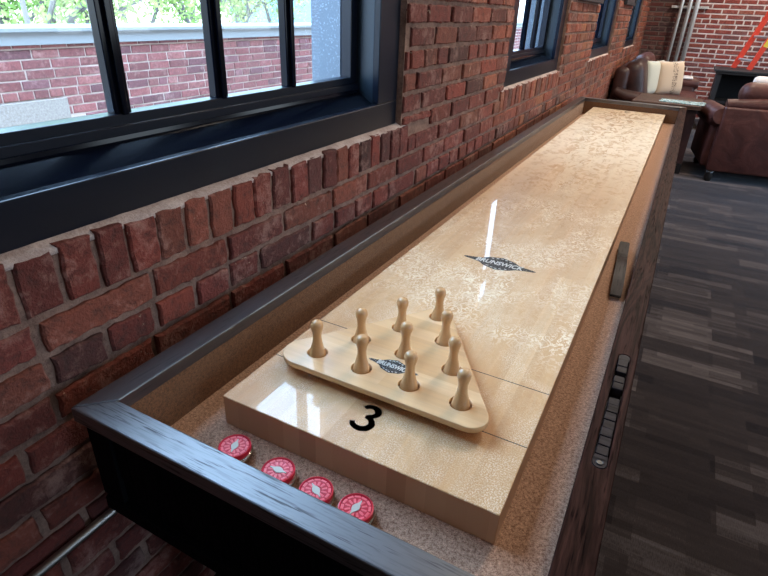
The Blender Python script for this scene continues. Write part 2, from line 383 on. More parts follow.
def round_poly(pts, r, n_=8):
    res = []
    for i, p in enumerate(pts):
        p = Vector(p); a = (Vector(pts[i-1])-p).normalized(); b = (Vector(pts[(i+1) % len(pts)])-p).normalized()
        ang = a.angle(b); d = r/math.tan(ang/2); c = p + (a+b).normalized()*(r/math.sin(ang/2))
        s = (p+a*d)-c; e_ = (p+b*d)-c; a0 = math.atan2(s.y, s.x); a1 = math.atan2(e_.y, e_.x)
        while a1-a0 > PI: a1 -= 2*PI
        while a1-a0 < -PI: a1 += 2*PI
        res += [(c.x+r*math.cos(a0+(a1-a0)*k/n_), c.y+r*math.sin(a0+(a1-a0)*k/n_)) for k in range(n_+1)]
    return res

# ------------------------------------------------------------------ brick walls (every brick is modelled)
def bricks(name, frame, u0, u1, v0, v1, holes, cols, mats, v_off, header_k=4, rowlocks=(), step=.03, jit=.0012, parent=None, row_depth=.012, seed=1, ch=.0667, gap=.011, depth=.012, relief=.0035, tone=None):
    """frame(u, v, d) -> world point; d grows out of the wall. holes: (u0,u1,v0,v1)"""
    rnd = random.Random(seed); verts = []; faces = []; colr = []
    def brick(a, b, c, d, special=None):
        if b-a < .012 or d-c < .012: return
        nu = max(1, round((b-a)/step)); nv = max(1, round((d-c)/step))
        per = [(a+(b-a)*k/nu, c) for k in range(nu)] + [(b, c+(d-c)*k/nv) for k in range(nv)] + [(b-(b-a)*k/nu, d) for k in range(nu)] + [(a, d-(d-c)*k/nv) for k in range(nv)]
        n_ = len(per); cu, cv = (a+b)/2, (c+d)/2; out_ = rnd.uniform(-relief, relief*.6); tu, tv = rnd.uniform(-.02, .02), rnd.uniform(-.02, .02)
        base = len(verts); rj = [(rnd.uniform(-jit, jit), rnd.uniform(-jit, jit)) for _ in per]
        cut = [rnd.uniform(.0, .004) if k % max(nu, 1) else .004 for k in range(n_)]
        for ring, (inset, dd) in enumerate(((0, -(special or depth)), (.0005, -.003), (.004, 0))):
            for (pu, pv), (ju, jv), ck in zip(per, rj, cut):
                su = (pu-cu); sv = (pv-cv); lu = max((b-a)/2, 1e-4); lv = max((d-c)/2, 1e-4)
                iu = pu + ju - su/lu*inset; iv = pv + jv - sv/lv*inset
                verts.append(frame(iu, iv, dd + (out_ + su*tu + sv*tv if ring else 0) - (ck*.3 if ring == 1 else 0)))
        for ring in (0, 1):
            for k in range(n_):
                k2 = (k+1) % n_; faces.append((base+ring*n_+k, base+ring*n_+k2, base+(ring+1)*n_+k2, base+(ring+1)*n_+k))
        faces.append(tuple(base+2*n_+k for k in range(n_)))
        base_c = rnd.choice(cols); j = rnd.uniform(.75, 1.2)
        tn = tone(cu, cv) if tone else (1, 1, 1)
        colr.extend([(base_c[0]*j*tn[0], base_c[1]*j*tn[1], base_c[2]*j*tn[2], 1)]*(3*n_))
    k0 = math.floor((v0-v_off)/ch); k1 = math.ceil((v1-v_off)/ch)
    allholes = list(holes) + [(r[0], r[1], r[2], r[3]) for r in rowlocks]
    for k in range(k0, k1):
        za, zb = v_off+k*ch+gap/2, v_off+(k+1)*ch-gap/2
        za, zb = max(za, v0), min(zb, v1)
        if zb-za < .012: continue
        hd = (k-header_k) % 6 == 0
        L = .108 if hd else .2135
        u = u0 - (L/2 if k % 2 else 0) - rnd.uniform(0, .02)
        while u < u1:
            Lk = L*rnd.uniform(.92, 1.08) if not (hd and rnd.random() < .2) else .2135
            a, b = max(u+gap/2, u0), min(u+Lk-gap/2, u1); u += Lk
            segs = [(a, b, za, zb)]
            for h in allholes:
                ns = []
                for (p, q, r_, s_) in segs:
                    if q <= h[0] or p >= h[1] or s_ <= h[2]+.004 or r_ >= h[3]-.004: ns.append((p, q, r_, s_)); continue
                    if r_ < h[2]-.02: ns.append((p, q, r_, h[2])); continue     # only pokes in from below
                    if s_ > h[3]+.02: ns.append((p, q, h[3], s_)); continue
                    if p < h[0]-.02: ns.append((p, h[0]-.002, r_, s_))
                    if q > h[1]+.02: ns.append((h[1]+.002, q, r_, s_))
                segs = ns
            for sg in segs: brick(*sg)
    for (a, b, c, d) in rowlocks:
        u = a
        while u < b-.03:
            wd = rnd.uniform(.060, .070); brick(u+.004, min(u+wd-.004, b), c+rnd.uniform(.003, .009), d-rnd.uniform(0, .006), row_depth); u += wd
    # mortar: slab pieces around the holes
    us = sorted({u0, u1, *[h[0] for h in holes], *[h[1] for h in holes]}); vs = sorted({v0, v1, *[h[2] for h in holes], *[h[3] for h in holes]})
    us = [x for x in us if u0 <= x <= u1]; vs = [x for x in vs if v0 <= x <= v1]
    nb = len(faces)
    T = .30
    for a, b in zip(us, us[1:]):
        for c, d in zip(vs, vs[1:]):
            mu, mv = (a+b)/2, (c+d)/2
            if any(h[0] < mu < h[1] and h[2] < mv < h[3] for h in holes): continue
            base = len(verts)
            for dd in (-depth+.003, -T):
                for (q, r_) in ((a, c), (b, c), (b, d), (a, d)): verts.append(frame(q, r_, dd))
            colr.extend([(1, 1, 1, 1)]*8)
            for f in ((0, 1, 2, 3), (7, 6, 5, 4), (0, 4, 5, 1), (1, 5, 6, 2), (2, 6, 7, 3), (3, 7, 4, 0)): faces.append(tuple(base+x for x in f))
    me = bpy.data.meshes.new(name); me.from_pydata(verts, [], faces)
    ca = me.color_attributes.new('bc', 'FLOAT_COLOR', 'POINT')
    ca.data.foreach_set('color', [x for c_ in colr for x in c_])
    for m_ in mats: me.materials.append(m_)
    for i in range(nb, len(faces)): me.polygons[i].material_index = 1
    me.update()
    bm = bmesh.new(); bm.from_mesh(me); bmesh.ops.recalc_face_normals(bm, faces=bm.faces); bm.to_mesh(me); bm.free()
    o = bpy.data.objects.new(name, me); C.objects.link(o)
    if parent: o.parent = parent
    return o

YE, YB, XR, H = 9.6, -2.6, 6.0, 3.4        # far wall, back wall, right wall, ceiling
WX = -.20                                   # brick face of the window wall
sills = ((-.37, 1.137), (2.18, 3.566), (4.69, 6.035), (7.18, 8.52))
opens = [(a+.045, b-.045) for a, b in sills]
ZO0, ZO1 = ZP+.262, ZP+1.62                  # opening, bottom and top
reds = [(.180, .032, .021), (.200, .040, .024), (.150, .027, .019), (.210, .054, .032), (.128, .025, .019), (.182, .035, .026), (.088, .023, .019)]
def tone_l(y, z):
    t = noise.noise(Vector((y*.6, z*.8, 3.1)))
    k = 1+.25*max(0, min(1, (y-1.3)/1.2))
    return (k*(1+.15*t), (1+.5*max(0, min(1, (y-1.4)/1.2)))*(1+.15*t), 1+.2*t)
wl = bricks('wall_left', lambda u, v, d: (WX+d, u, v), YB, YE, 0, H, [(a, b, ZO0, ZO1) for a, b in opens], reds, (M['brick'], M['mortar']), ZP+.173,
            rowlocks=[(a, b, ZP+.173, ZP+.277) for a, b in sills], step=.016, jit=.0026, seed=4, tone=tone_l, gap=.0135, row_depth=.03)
tag(wl, kind='structure')
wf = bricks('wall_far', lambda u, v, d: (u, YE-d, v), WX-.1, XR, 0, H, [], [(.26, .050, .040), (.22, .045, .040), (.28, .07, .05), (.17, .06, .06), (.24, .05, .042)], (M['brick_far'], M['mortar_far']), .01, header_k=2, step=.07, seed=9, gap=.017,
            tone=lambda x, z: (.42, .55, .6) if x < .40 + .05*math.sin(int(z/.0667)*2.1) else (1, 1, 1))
tag(wf, kind='structure')
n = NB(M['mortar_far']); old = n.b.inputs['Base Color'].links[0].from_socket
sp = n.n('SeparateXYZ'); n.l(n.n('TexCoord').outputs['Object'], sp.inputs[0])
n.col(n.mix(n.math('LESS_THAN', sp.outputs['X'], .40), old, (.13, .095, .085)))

bm = B(); bx(bm, WX-.3, XR+.2, YB-.2, YE+.3, -.12, 0); tag(obj('floor', bm, M['floor']), kind='structure')
bm = B(); bx(bm, WX-.3, XR+.2, YB-.2, YE+.3, H, H+.1); tag(obj('ceiling', bm, M['ceil']), kind='structure')
bm = B(); bx(bm, WX-.3, XR+.2, YB-.2, YB, 0, H); tag(obj('wall_back', bm, M['plaster']), kind='structure')
bm = B()   # right-hand wall with its own tall openings
rop = [(-1.8, -.2), (1.2, 2.8), (4.2, 5.8), (7.2, 8.8)]
bx(bm, XR, XR+.2, YB, YE, 0, .9); bx(bm, XR, XR+.2, YB, YE, 2.7, H)
ys = [YB] + [q for r_ in rop for q in r_] + [YE]
for a, b in zip(ys[0::2], ys[1::2]): bx(bm, XR, XR+.2, a, b, .9, 2.7)
tag(obj('wall_right', bm, M['plaster']), kind='structure')
for a, b in rop: area('daylight_portal', (XR+.1, (a+b)/2, 1.8), 1.8, 1, (1, 1, 1), (-1, 0, 0), True, b-a)
for a, b in opens: area('daylight_portal', (-.52, (a+b)/2, (ZO0+ZO1)/2), 1.4, 1, (1, 1, 1), (1, 0, 0), True, b-a)

# ------------------------------------------------------------------ windows
def window(i, a, b):
    t = thing('window_%d' % i, loc=(WX, (a+b)/2, ZO0), kind='structure')
    z0, z1 = ZO0, ZO1
    zc = ZP+.356                                  # top of the casing board
    xf = WX-.025                                  # casing front plane
    bm = B(); cw = .125
    bx(bm, xf-.022, xf, a+.012, b-.007, z0+.020, zc, .003)
    for (p, q) in ((a+.012, a+.012+cw), (b-.007-cw, b-.007)): bx(bm, xf-.022, xf, p, q, zc+.0005, z1-.01, .0025)
    bx(bm, xf-.022, xf, a+.012+cw, b-.007-cw, z1-.11, z1-.01, .0025)
    obj('casing', bm, M['navy'], t)
    ia, ib = a+.012+cw, b-.007-cw                  # inside of the casing
    ja, jb = ia-.004, ib+.004
    bm = B()                                      # stool slopes gently up to the sash
    y0, y1 = ja, jb
    pr = [(xf-.018, zc-.004), (-.296, zc+.030), (-.298, zc+.044), (-.32, zc+.044), (-.32, z0+.03), (xf-.018, z0+.03)]
    lo = [bm.verts.new((x, y0, z)) for x, z in pr]; hi = [bm.verts.new((x, y1, z)) for x, z in pr]
    bm.faces.new(lo); bm.faces.new(hi[::-1])
    for k in range(len(pr)): bm.faces.new((lo[k], lo[(k+1) % 6], hi[(k+1) % 6], hi[k]))
    obj('stool', bm, M['navy_gloss'], t)
    bm = B()
    bx(bm, -.32, xf-.01, ja-.02, ja, z0+.03, z1-.02); bx(bm, -.32, xf-.01, jb, jb+.02, z0+.03, z1-.02); bx(bm, -.32, xf-.01, ja, jb, z1-.06, z1-.02)
    obj('jamb', bm, M['jamb'], t)
    # sash
    zs0 = zc+.038; sa, sb = ja+.002, jb-.002
    bm = B(); bx(bm, -.338, -.303, sa, sb, zs0, zs0+.036, .002)
    bx(bm, -.338, -.303, sa, sa+.035, zs0+.030, z1-.06, .002); bx(bm, -.338, -.303, sb-.035, sb, zs0+.030, z1-.06, .002)
    bx(bm, -.338, -.303, sa, sb, z1-.11, z1-.055, .002); bx(bm, -.338, -.301, sa, sb, ZP+.98, ZP+1.03, .002)
    bx(bm, -.303, -.295, sa, sb, zs0, zs0+.018, .002)
    obj('sash', bm, M['navy'], t)
    gs = sb-.035; n_ = 4; ga = sa+.035
    muls = [b-1.092+q for q in (-.118, .136, .392, .645)] if i == 1 else [ga+(gs-ga)*k/4 for k in (1, 2, 3)]
    for y in muls:
        bm = B(); bx(bm, -.330, -.307, y-(.018 if i == 1 else .012), y+(.018 if i == 1 else .012), zs0+.034, z1-.06, .003); bx(bm, -.309, -.299, y-.006, y+.006, zs0+.034, z1-.06, .002)
        obj('muntin', bm, M['navy_gloss'], t)
    bm = B(); bx(bm, -.334, -.331, ga-.005, gs+.005, zs0+.030, z1-.06); obj('pane', bm, M['glass'], t)
    bm = B()      # outer brickmould and stone sill
    bx(bm, -.47, -.339, b-.125, b-.02, z0, z1); bx(bm, -.50, -.326, a+.02, a+.115, z0, z1); bx(bm, -.50, -.326, a, b, z1-.08, z1)
    bx(bm, -.36, -.339, gs-.002, b-.115, z0+.1, z1-.05)
    obj('exterior_jamb', bm, M['ext_frame'], t)
    bm = B(); bx(bm, -.54, -.339, a-.03, b+.03, z0-.06, z0+.090, .004); obj('exterior_sill', bm, M['stone'], t)
    bm = B(); rnd = random.Random(i); K = 70; rows = []
    for k in range(K+1):
        y = a-.035+(b-a+.07)*k/K; j_ = [rnd.uniform(-.003, .003) for _ in range(4)]
        inn = a < y < b
        rows.append([bm.verts.new(v) for v in ((WX-.30 if inn else WX-.02, y, z0-.01), (WX-.006+j_[0]*.6, y, z0+.002), (WX-.005+j_[0], y, z0+.011+j_[1]*.5), (WX-.018, y, z0+.017+j_[2]*.6), (WX-.032, y, z0+.023+j_[3]*.5), (WX-.30 if inn else WX-.034, y, z0+.020))])
    for A_, B_ in zip(rows, rows[1:]):
        for q_ in range(6): bm.faces.new((A_[q_], A_[(q_+1) % 6], B_[(q_+1) % 6], B_[q_]))
    bm.faces.new(rows[0]); bm.faces.new(rows[-1][::-1])
    obj('mortar_bed', bm, M['mortar_pale'], t, True)
    return t
for i, (a, b) in enumerate(opens): window(i+1, a, b)

# ------------------------------------------------------------------ outside
par = thing('parapet_wall', 'red brick parapet wall with metal coping outside the windows', 'wall', (-3.5, 5, -1))
bm_o = bricks('brickwork', lambda u, v, d: (-3.5+d+3.5, u-5, v+1), -1.5, 30, -1, ZP+.29, [(.9, 2.0, -.4, ZP-.225)], [(.215, .062, .056), (.19, .055, .050), (.24, .080, .070), (.16, .058, .060), (.205, .063, .058)], (M['brick_out'], M['mortar_out']), ZP-.07, header_k=0, step=.1, seed=5, parent=par, rowlocks=[(.78, 2.09, ZP-.225, ZP-.07)])
bm = B(); bx(bm, -3.85, -3.47, -1.5, 30, ZP+.29, ZP+.372, .004); bx(bm, -3.88, -3.44, -1.5, 30, ZP+.372, ZP+.402, .006); obj('coping', bm, M['coping'], par)
bm = B(); bx(bm, -3.62, -3.485, .78, 2.085, ZP-.222, ZP-.073, .006); obj('lintel', bm, M['stone'], par)
bm = B(); bx(bm, -3.62, -3.56, .9, 2.0, -.4, ZP-.225); obj('glazed_opening', bm, M['pale_blue'], par)  # bluish glass of the opening below the lintel, as a flat panel
bm = B(); bx(bm, -60, -.5, -20, 80, -4.1, -4.0); tag(obj('ground', bm, M['roof']), kind='structure')
bt = thing('pale_building', 'pale blue clad building beyond the parapet at the right', 'building', (-20, 30, -4))
bm = B(); bx(bm, -23, -20, 25.3, 34, -4, 7); obj('wall', bm, M['pale_blue'], bt)
bm = B(); bx(bm, -23.2, -19.8, 25.1, 34.2, 7, 7.4); obj('roof', bm, M['coping'], bt)
def tree(x, y, h, leafm, seed, label, nleaf=17000, spread=2.0):
    rnd = random.Random(seed); t = thing('leafy_tree', label, 'tree', (x, y, -4), 'trees beyond the parapet')
    bm = B(); tips = []
    def grow(p, d, ln, r, lev):
        q = p + d*ln; tube(bm, [p, q], [r, r*.65], 6, False)
        if lev >= 2: tips.append((p, q))
        if lev == 5: return
        for _ in range(3 if lev < 2 else 2):
            nd = (d + Vector((rnd.uniform(-.7, .7), rnd.uniform(-.7, .7), rnd.uniform(-.15, .5)))).normalized(); grow(q, nd, ln*rnd.uniform(.68, .85), r*.62, lev+1)
    grow(Vector((x, y, -4)), Vector((rnd.uniform(-.1, .1), rnd.uniform(-.1, .1), 1)).normalized(), h*.30, h*.018, 0)
    obj('trunk', bm, M['bark'], t)
    bm = B()
    for _ in range(nleaf):
        a, b = rnd.choice(tips); c = a.lerp(b, rnd.random()) + Vector([rnd.gauss(0, .32) for _ in range(3)])
        s = rnd.uniform(.045, .10); u = Vector([rnd.gauss(0, 1) for _ in range(3)]).normalized(); v = u.orthogonal().normalized()
        bm.faces.new([bm.verts.new(c+u*s), bm.verts.new(c+v*s*.55), bm.verts.new(c-u*s), bm.verts.new(c-v*s*.55)])
    obj('foliage', bm, leafm, t)
TL = ['bright green leafy tree, leftmost beyond the parapet', 'pale yellow-green tree behind the first window, second from left', 'yellow-green budding tree with bare branches, third from left',
      'fresh green tree behind the window muntin, fourth from left', 'tall pale tree left of the blue building', 'green tree just beside the blue building', 'budding tree standing farther back in the row of trees', 'light green tree farthest right beyond the parapet']
for i, (x, y, h, mm) in enumerate(((-13, 6.2, 9, 'leaf2'), (-14, 8.6, 9.5, 'leaf1'), (-15, 11.0, 9, 'leaf1'), (-15, 13.8, 9.5, 'leaf2'), (-16, 17.5, 9.5, 'leaf1'), (-16, 20.5, 9.5, 'leaf1'), (-19, 15.5, 10, 'leaf2'), (-17, 27, 10, 'leaf1'))):
    tree(x, y, h, M[mm], 20+i, TL[i])
sg = thing('roadside_sign', 'small white and red sign among the trees', 'sign', (-10, 7.6, -4))
bm = B(); tube(bm, [(-10, 7.6, -4), (-10, 7.6, 1.9)], .03, 8); obj('post', bm, M['bark'], sg)
bm = B(); bx(bm, -10, -9.97, 7.42, 7.78, 1.35, 1.95); obj('panel', bm, M['sign'], sg)
bm = B(); bx(bm, -9.97, -9.96, 7.53, 7.67, 1.45, 1.80); obj('emblem', bm, M['sign_red'], sg)
lp = thing('street_lamp', 'dark street lamp pole among the trees outside', 'lamp post', (-10, 5.9, -4))
bm = B(); tube(bm, [(-10, 5.9, -4), (-10, 5.85, 1.8), ], .045, 8); obj('pole', bm, M['bark'], lp)
bm = B(); box(bm, (-10, 5.82, 1.86), (.16, .16, .22), .02); obj('lantern', bm, M['coping'], lp)

# ------------------------------------------------------------------ shuffleboard table
L, W, TH = 4.04, .508, .062
xl, xr, yn, yf, rw, h = -.0765, .587, -.1418, 4.061, .0475, .058
xlo, xro, yno, yfo = xl-rw+.001, xr+rw, yn-rw-.001, yf+rw-.001
tb = thing('shuffleboard_table', 'long dark wood shuffleboard table with pale maple playing surface beside brick wall', 'game table', (.255, 1.96, 0))
pf = thing('x'); bpy.data.objects.remove(pf)
bm = B(); bx(bm, 0, W, 0, L, ZP-TH, ZP, .0012, 1)
bm.faces.ensure_lookup_table(); bm.normal_update()
for f in bm.faces: f.material_index = 0 if f.normal.z > .6 else 1
bmesh.ops.translate(bm, vec=(0, 0, -ZP), verts=bm.verts)
pf = obj('playfield', bm, [M['playfield'], M['pf_side']], tb, world=False); pf.location = Vector((0, 0, ZP)) - tb.location
pfp = Vector((0, 0, ZP))
# scoring lines
for y in (.1497, .3055, .46+.0, 3.58, 3.735, 3.89):
    if abs(y-.46) < .01: continue
    bm = B(); bx(bm, .001, W-.001, y-.0009, y+.0009, ZP, ZP+.0002); obj('scoring_line', bm, M['ink'], pf)
def place(bm, x, y, z, rz=0):
    bmesh.ops.transform(bm, matrix=Matrix.Translation((x, y, z)) @ Matrix.Rotation(rz, 4, 'Z'), verts=bm.verts); return bm
def numeral3():
    cu = bpy.data.curves.new('tmp', 'CURVE'); cu.dimensions = '3D'; cu.bevel_depth = 0
    bm = B(); pts = []
    # two open bowls stroked with a flat band
    def band(pp, wds):
        prev = None
        for i, (p, wd) in enumerate(zip(pp, wds)):
            d = (Vector(pp[min(i+1, len(pp)-1)]) - Vector(pp[max(i-1, 0)])).normalized(); nn = Vector((-d.y, d.x))*wd/2
            a = bm.verts.new((p[0]+nn.x, p[1]+nn.y, 0)); b = bm.verts.new((p[0]-nn.x, p[1]-nn.y, 0))
            if prev: bm.faces.new((prev[0], a, b, prev[1]))
            prev = (a, b)
    def arc(cx, cy, rx, ry, a0, a1, n_=22): return [(cx+rx*math.cos(math.radians(a0+(a1-a0)*k/n_)), cy+ry*math.sin(math.radians(a0+(a1-a0)*k/n_))) for k in range(n_+1)]
    up_ = arc(0, .0175, .014, .0125, 160, -85); lo_ = arc(0, -.0125, .017, .0155, 95, -165)
    band(up_, [.0125 - .004*abs(k/11-1) for k in range(23)]); band(lo_, [.0130 - .004*abs(k/11-1) for k in range(23)])
    bpy.data.curves.remove(cu)
    bmesh.ops.solidify(bm, geom=bm.faces, thickness=.0002); return bm
obj('numeral', place(numeral3(), .247, .079, ZP+.0003, 0), M['ink_num'], pf)
obj('numeral', place(numeral3(), .255, 3.96, ZP+.0003, PI), M['ink'], pf)
def logo_shape(s):
    top = [(-1, .01), (-.93, .05), (-.70, .09), (-.50, .16), (-.36, .29), (-.15, .37), (0, .42), (.15, .37), (.36, .29), (.50, .16), (.70, .09), (.93, .05), (1, .01)]
    return [(x*s, y*s) for x, y in top] + [(x*s, -y*s) for x, y in top[::-1]]
def logo(parent, x, y, z, s, rz=0):
    bm = B(); prism(bm, logo_shape(s), 0, .0002); lg = obj('logo', place(bm, x, y, z, rz), M['ink'], parent)
    return lg
def logo_text(parent, x, y, z, s, rz=0):
    bm = text_bm('BRUNSWICK', s*.32, .00012, s*.008, .70, .12)
    bmesh.ops.translate(bm, vec=(0, 0, .00035), verts=bm.verts)
    o = obj('logo_lettering', place(bm, x, y, z, rz), M['ink_light'], parent, label='pale lettering')
    for sg_ in (1, -1):
        bm = B()
        for (px, py) in ((-.25, .26), (-.12, .31), (0, .34), (.12, .31), (.25, .26)): box(bm, (px*s, py*s*sg_, .0003), (.07*s, .035*s, .00012))
        obj('logo_ornament', place(bm, x, y, z, rz), M['ink_light'], parent)
logo(pf, .2515, .816, ZP+.0001, .103); logo_text(pf, .2515, .816, ZP+.0001, .103)

# rails, mitred at the corners
def rail(pts, mm, hole=None):
    if hole: bm = curve_bm([pts, hole], ZP+.033, ZP+h, .0015)
    else: bm = prism(B(), pts, ZP+.033, ZP+h, .0025)
    return obj('rail', bm, mm, tb)
def stadium(cx, y0, y1, r, n_=10): return circle(cx, y1-r, r, n_, 0, PI) + [(cx-r, y1-r)] + circle(cx, y0+r, r, n_, PI, 2*PI) + [(cx+r, y0+r)]
rail([(xlo, yno), (xl, yn), (xl, yf), (xlo, yfo)], M['wood_y'])
rail([(xlo, yno), (xro, yno), (xr, yn), (xl, yn)], M['wood_x'])
rail([(xl, yf), (xr, yf), (xro, yfo), (xlo, yfo)], M['wood_x'])
SC = .6122
rail([(xr, yn), (xro, yno), (xro, yfo), (xr, yf)], M['wood_right'], stadium(SC, .098, .424, .0105))
# cradle: outer panels, gutter, linings
bi = .006
zb = ZP-.148
bm = B(); bx(bm, xlo+bi+.010, xro-bi-.010, yno+.018, yfo-.018, zb, ZP-.075); obj('cradle_box', bm, M['backlit_wood'], tb)
bm = B()
bx(bm, xlo+bi, xl-.006, yno+.016, yfo-.016, ZP-.075, ZP+.033); bx(bm, xr+.006, xro-bi, yno+.016, yfo-.016, ZP-.075, ZP+.033-.0)
bx(bm, xl-.006, xr+.006, yno+.016, yn-.006, ZP-.075, ZP+.033); bx(bm, xl-.006, xr+.006, yf+.006, yfo-.016, ZP-.075, ZP+.033)
obj('apron', bm, M['backlit_wood'], tb)
bm = B()   # corner stiles and bottom moulding
for x0, x1 in ((xlo+.010, xlo+.060), (xro-.060, xro-.010)):
    for y0, y1 in ((yno+.010, yno+.020), (yfo-.020, yfo-.010)):
        bm = B(); bx(bm, x0, x1, y0, y1, zb+.02, ZP+.033, .001); obj('corner_stile', bm, M['backlit_wood'], tb)
bm = B(); bx(bm, xlo+.014, xro-.014, yno+.006, yfo-.006, zb-.012, zb+.016, .003); obj('bottom_moulding', bm, M['backlit_wood'], tb)
bm = B(); bx(bm, xl-.006, xr+.006, yn-.006, yf+.006, ZP-.075, ZP-TH); obj('gutter', bm, M['gutter'], tb)
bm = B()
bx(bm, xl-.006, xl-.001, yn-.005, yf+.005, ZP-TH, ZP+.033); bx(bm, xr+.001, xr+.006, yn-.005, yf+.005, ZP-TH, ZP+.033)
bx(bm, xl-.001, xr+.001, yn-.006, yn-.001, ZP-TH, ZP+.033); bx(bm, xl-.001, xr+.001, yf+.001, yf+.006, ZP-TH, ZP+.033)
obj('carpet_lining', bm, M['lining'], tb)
for y0, y1 in ((-.10, .28), (1.78, 2.16), (3.66, 4.04)):
    bm = B(); bx(bm, .080, .430, y0, y1, .06, zb-.012, .004); bx(bm, .065, .445, y0-.03, y1+.03, 0, .06, .004)
    obj('pedestal', bm, M['backlit_wood'], tb)
# score counter let into the right rail
ct = thing('score_counter'); ct.parent = tb; ct.location = Vector((SC, .26, ZP+.05)) - tb.location
bm = prism(B(), stadium(SC, .0985, .4235, .0100), ZP+.0335, ZP+.040); obj('track', bm, M['black'], ct)
ends = [(.1185, .0985, 1), (.4035, .4235, 0)]
for y0, y1, lowe in ((.0990, .1270, True), (.400, .423, False)):
    r_ = .0098
    pts = (circle(SC, y0+r_, r_, 10, PI, 2*PI)+[(SC+r_, y0+r_), (SC+r_, y1), (SC-r_, y1)]) if lowe else (circle(SC, y1-r_, r_, 10, 0, PI)+[(SC-r_, y1-r_), (SC-r_, y0), (SC+r_, y0)])
    bm = prism(B(), pts, ZP+.040, ZP+.0575, .0008); obj('end_cap', bm, M['counter'], ct)
bm = B(); lathe(bm, [(.0052, 0), (.0052, .0010), (.0046, .0014), (.004, .0010), (0, .0008)], (SC, .110, ZP+.0575), 20); obj('screw', bm, M['foot'], ct)
ysl = [.128+.0212*k for k in range(7)] + [.3030, .3235] + [.3590, .3795]
for k, y in enumerate(ysl):
    bm = B(); bx(bm, SC-.0090+.0006*(k % 2), SC+.0090-.0006*((k+1) % 2), y, y+.0200, ZP+.041, ZP+.0580+.0006*(k % 3), .0012); obj('sliding_block', bm, M['counter'], ct)

# ------------------------------------------------------------------ pin rack and pins
px0, py0, dx, dy = .0915, .1630, .0975, .0822
pins = [(px0+dx*(i+.5*r_), py0+dy*r_) for r_ in range(4) for i in range(4-r_)]
rk = thing('pin_rack', 'triangular pale maple pin rack holding ten wooden pins on the playing surface', 'pin rack', (.238, .24, ZP))
def round_each(pts, rs):
    res = []; K = len(pts)
    for i in range(K):
        a, p, b = Vector(pts[i-1]), Vector(pts[i]), Vector(pts[(i+1) % K]); da = (a-p).normalized(); db = (b-p).normalized(); hf = da.angle(db)/2; r_ = rs[i]
        c = p + (da+db).normalized()*r_/math.sin(hf); s0 = p+da*(r_/math.tan(hf))-c; e0 = p+db*(r_/math.tan(hf))-c
        a0 = math.atan2(s0.y, s0.x); a1 = math.atan2(e0.y, e0.x)
        while a1 < a0: a1 += 2*PI
        res += [(c.x+r_*math.cos(a0+(a1-a0)*k/12), c.y+r_*math.sin(a0+(a1-a0)*k/12)) for k in range(13)]
    return res
tri = round_each([(-.012, .1115), (.466, .1115), (.2355, .468)], [.043, .032, .034])
bm = curve_bm([tri] + [circle(x, y, .0195, 32) for x, y in pins], ZP+.0185, ZP+.030, .0012)
obj('board', bm, M['rack'], rk)
for x, y in ((.098, .137), (.196, .137), (.294, .137), (.392, .137), (.160, .29), (.315, .29), (.233, .45)):
    bm = B(); lathe(bm, [(0, 0), (.0055, 0), (.006, .002), (.006, .0185), (0, .0185)], (x, y, ZP), 16); obj('foot', bm, M['pin'], rk)
logo(rk, .2375, .1965, ZP+.0301, .0515); logo_text(rk, .2375, .1965, ZP+.0301, .0515)
prof = [(0, 0), (.0145, 0), (.0165, .0015), (.0174, .006), (.0175, .014), (.0168, .022), (.0150, .032), (.0122, .042), (.0098, .052), (.0085, .061), (.0082, .068), (.0088, .074),
        (.0102, .080), (.0114, .085), (.0118, .089), (.0112, .0935), (.0094, .0972), (.0062, .0995), (.0028, .1003), (0, .1005)]
PL = ['front row, leftmost corner', 'front row, second from the left', 'front row, third from the left', 'front row, rightmost corner nearest the right gutter', 'second row, leftmost, behind the two left front pins',
      'second row, middle, just behind the logo', 'second row, rightmost, behind the right front corner pin', 'third row, left', 'third row, right', 'at the far tip of the triangle']
bm = B(); lathe(bm, prof, (0, 0, 0), 36); pin0 = obj('bowling_pin', bm, M['pin'], smooth=True)
for i, (x, y) in enumerate(pins):
    o = pin0 if i == 0 else pin0.copy()
    if i: C.objects.link(o)
    o.location = (x, y, ZP+.0001); o.rotation_euler = (0, 0, i*1.3)
    tag(o, 'small wooden pin in the rack, ' + PL[i], 'pin', 'wooden pins in the triangular rack')

# ------------------------------------------------------------------ pucks
def puck(x, y, rz, label):
    z = ZP-TH; t = thing('shuffleboard_puck', label, 'puck', (x, y, z), 'red pucks in the near gutter')
    t.rotation_euler = (0, 0, rz)
    bm = B(); lathe(bm, [(0, 0), (.0250, 0), (.0280, .0018), (.0288, .005), (.0288, .011), (.0272, .0135), (.0255, .0142), (0, .0142)], seg=44); obj('steel_base', bm, M['chrome'], t, 'auto', False)
    bm = B(); lathe(bm, [(.0262, .0135), (.0268, .0148), (.0272, .0218), (.0266, .0236), (.0250, .0240), (.0241, .0234), (.0232, .0222), (0, .0222)], seg=44)
    cap = obj('cap', bm, M['red'], t, 'auto', False)
    bm = B()
    for k in range(12):        # raised rim lozenges
        a = 2*PI*k/12; R_ = Matrix.Rotation(a, 3, 'Z'); box(bm, R_ @ Vector((.0206, 0, .0226)), (.0044, .0092, .0012), .0005, 1, R_)
    for k in range(12):        # petals
        a = 2*PI*(k+.5)/12; R_ = Matrix.Rotation(a, 3, 'Z'); box(bm, R_ @ Vector((.0128, 0, .0226)), (.0088, .0042, .0012), .0006, 1, R_)
    obj('raised_petal_pattern', bm, M['red_pale'], cap, False, False)
    bm = B(); prism(bm, [(.0155*c_[0], .0145*c_[1]) for c_ in logo_shape(1)], .0228, .0240); obj('emblem', bm, M['silver'], t, False, False, 'silver diamond emblem')
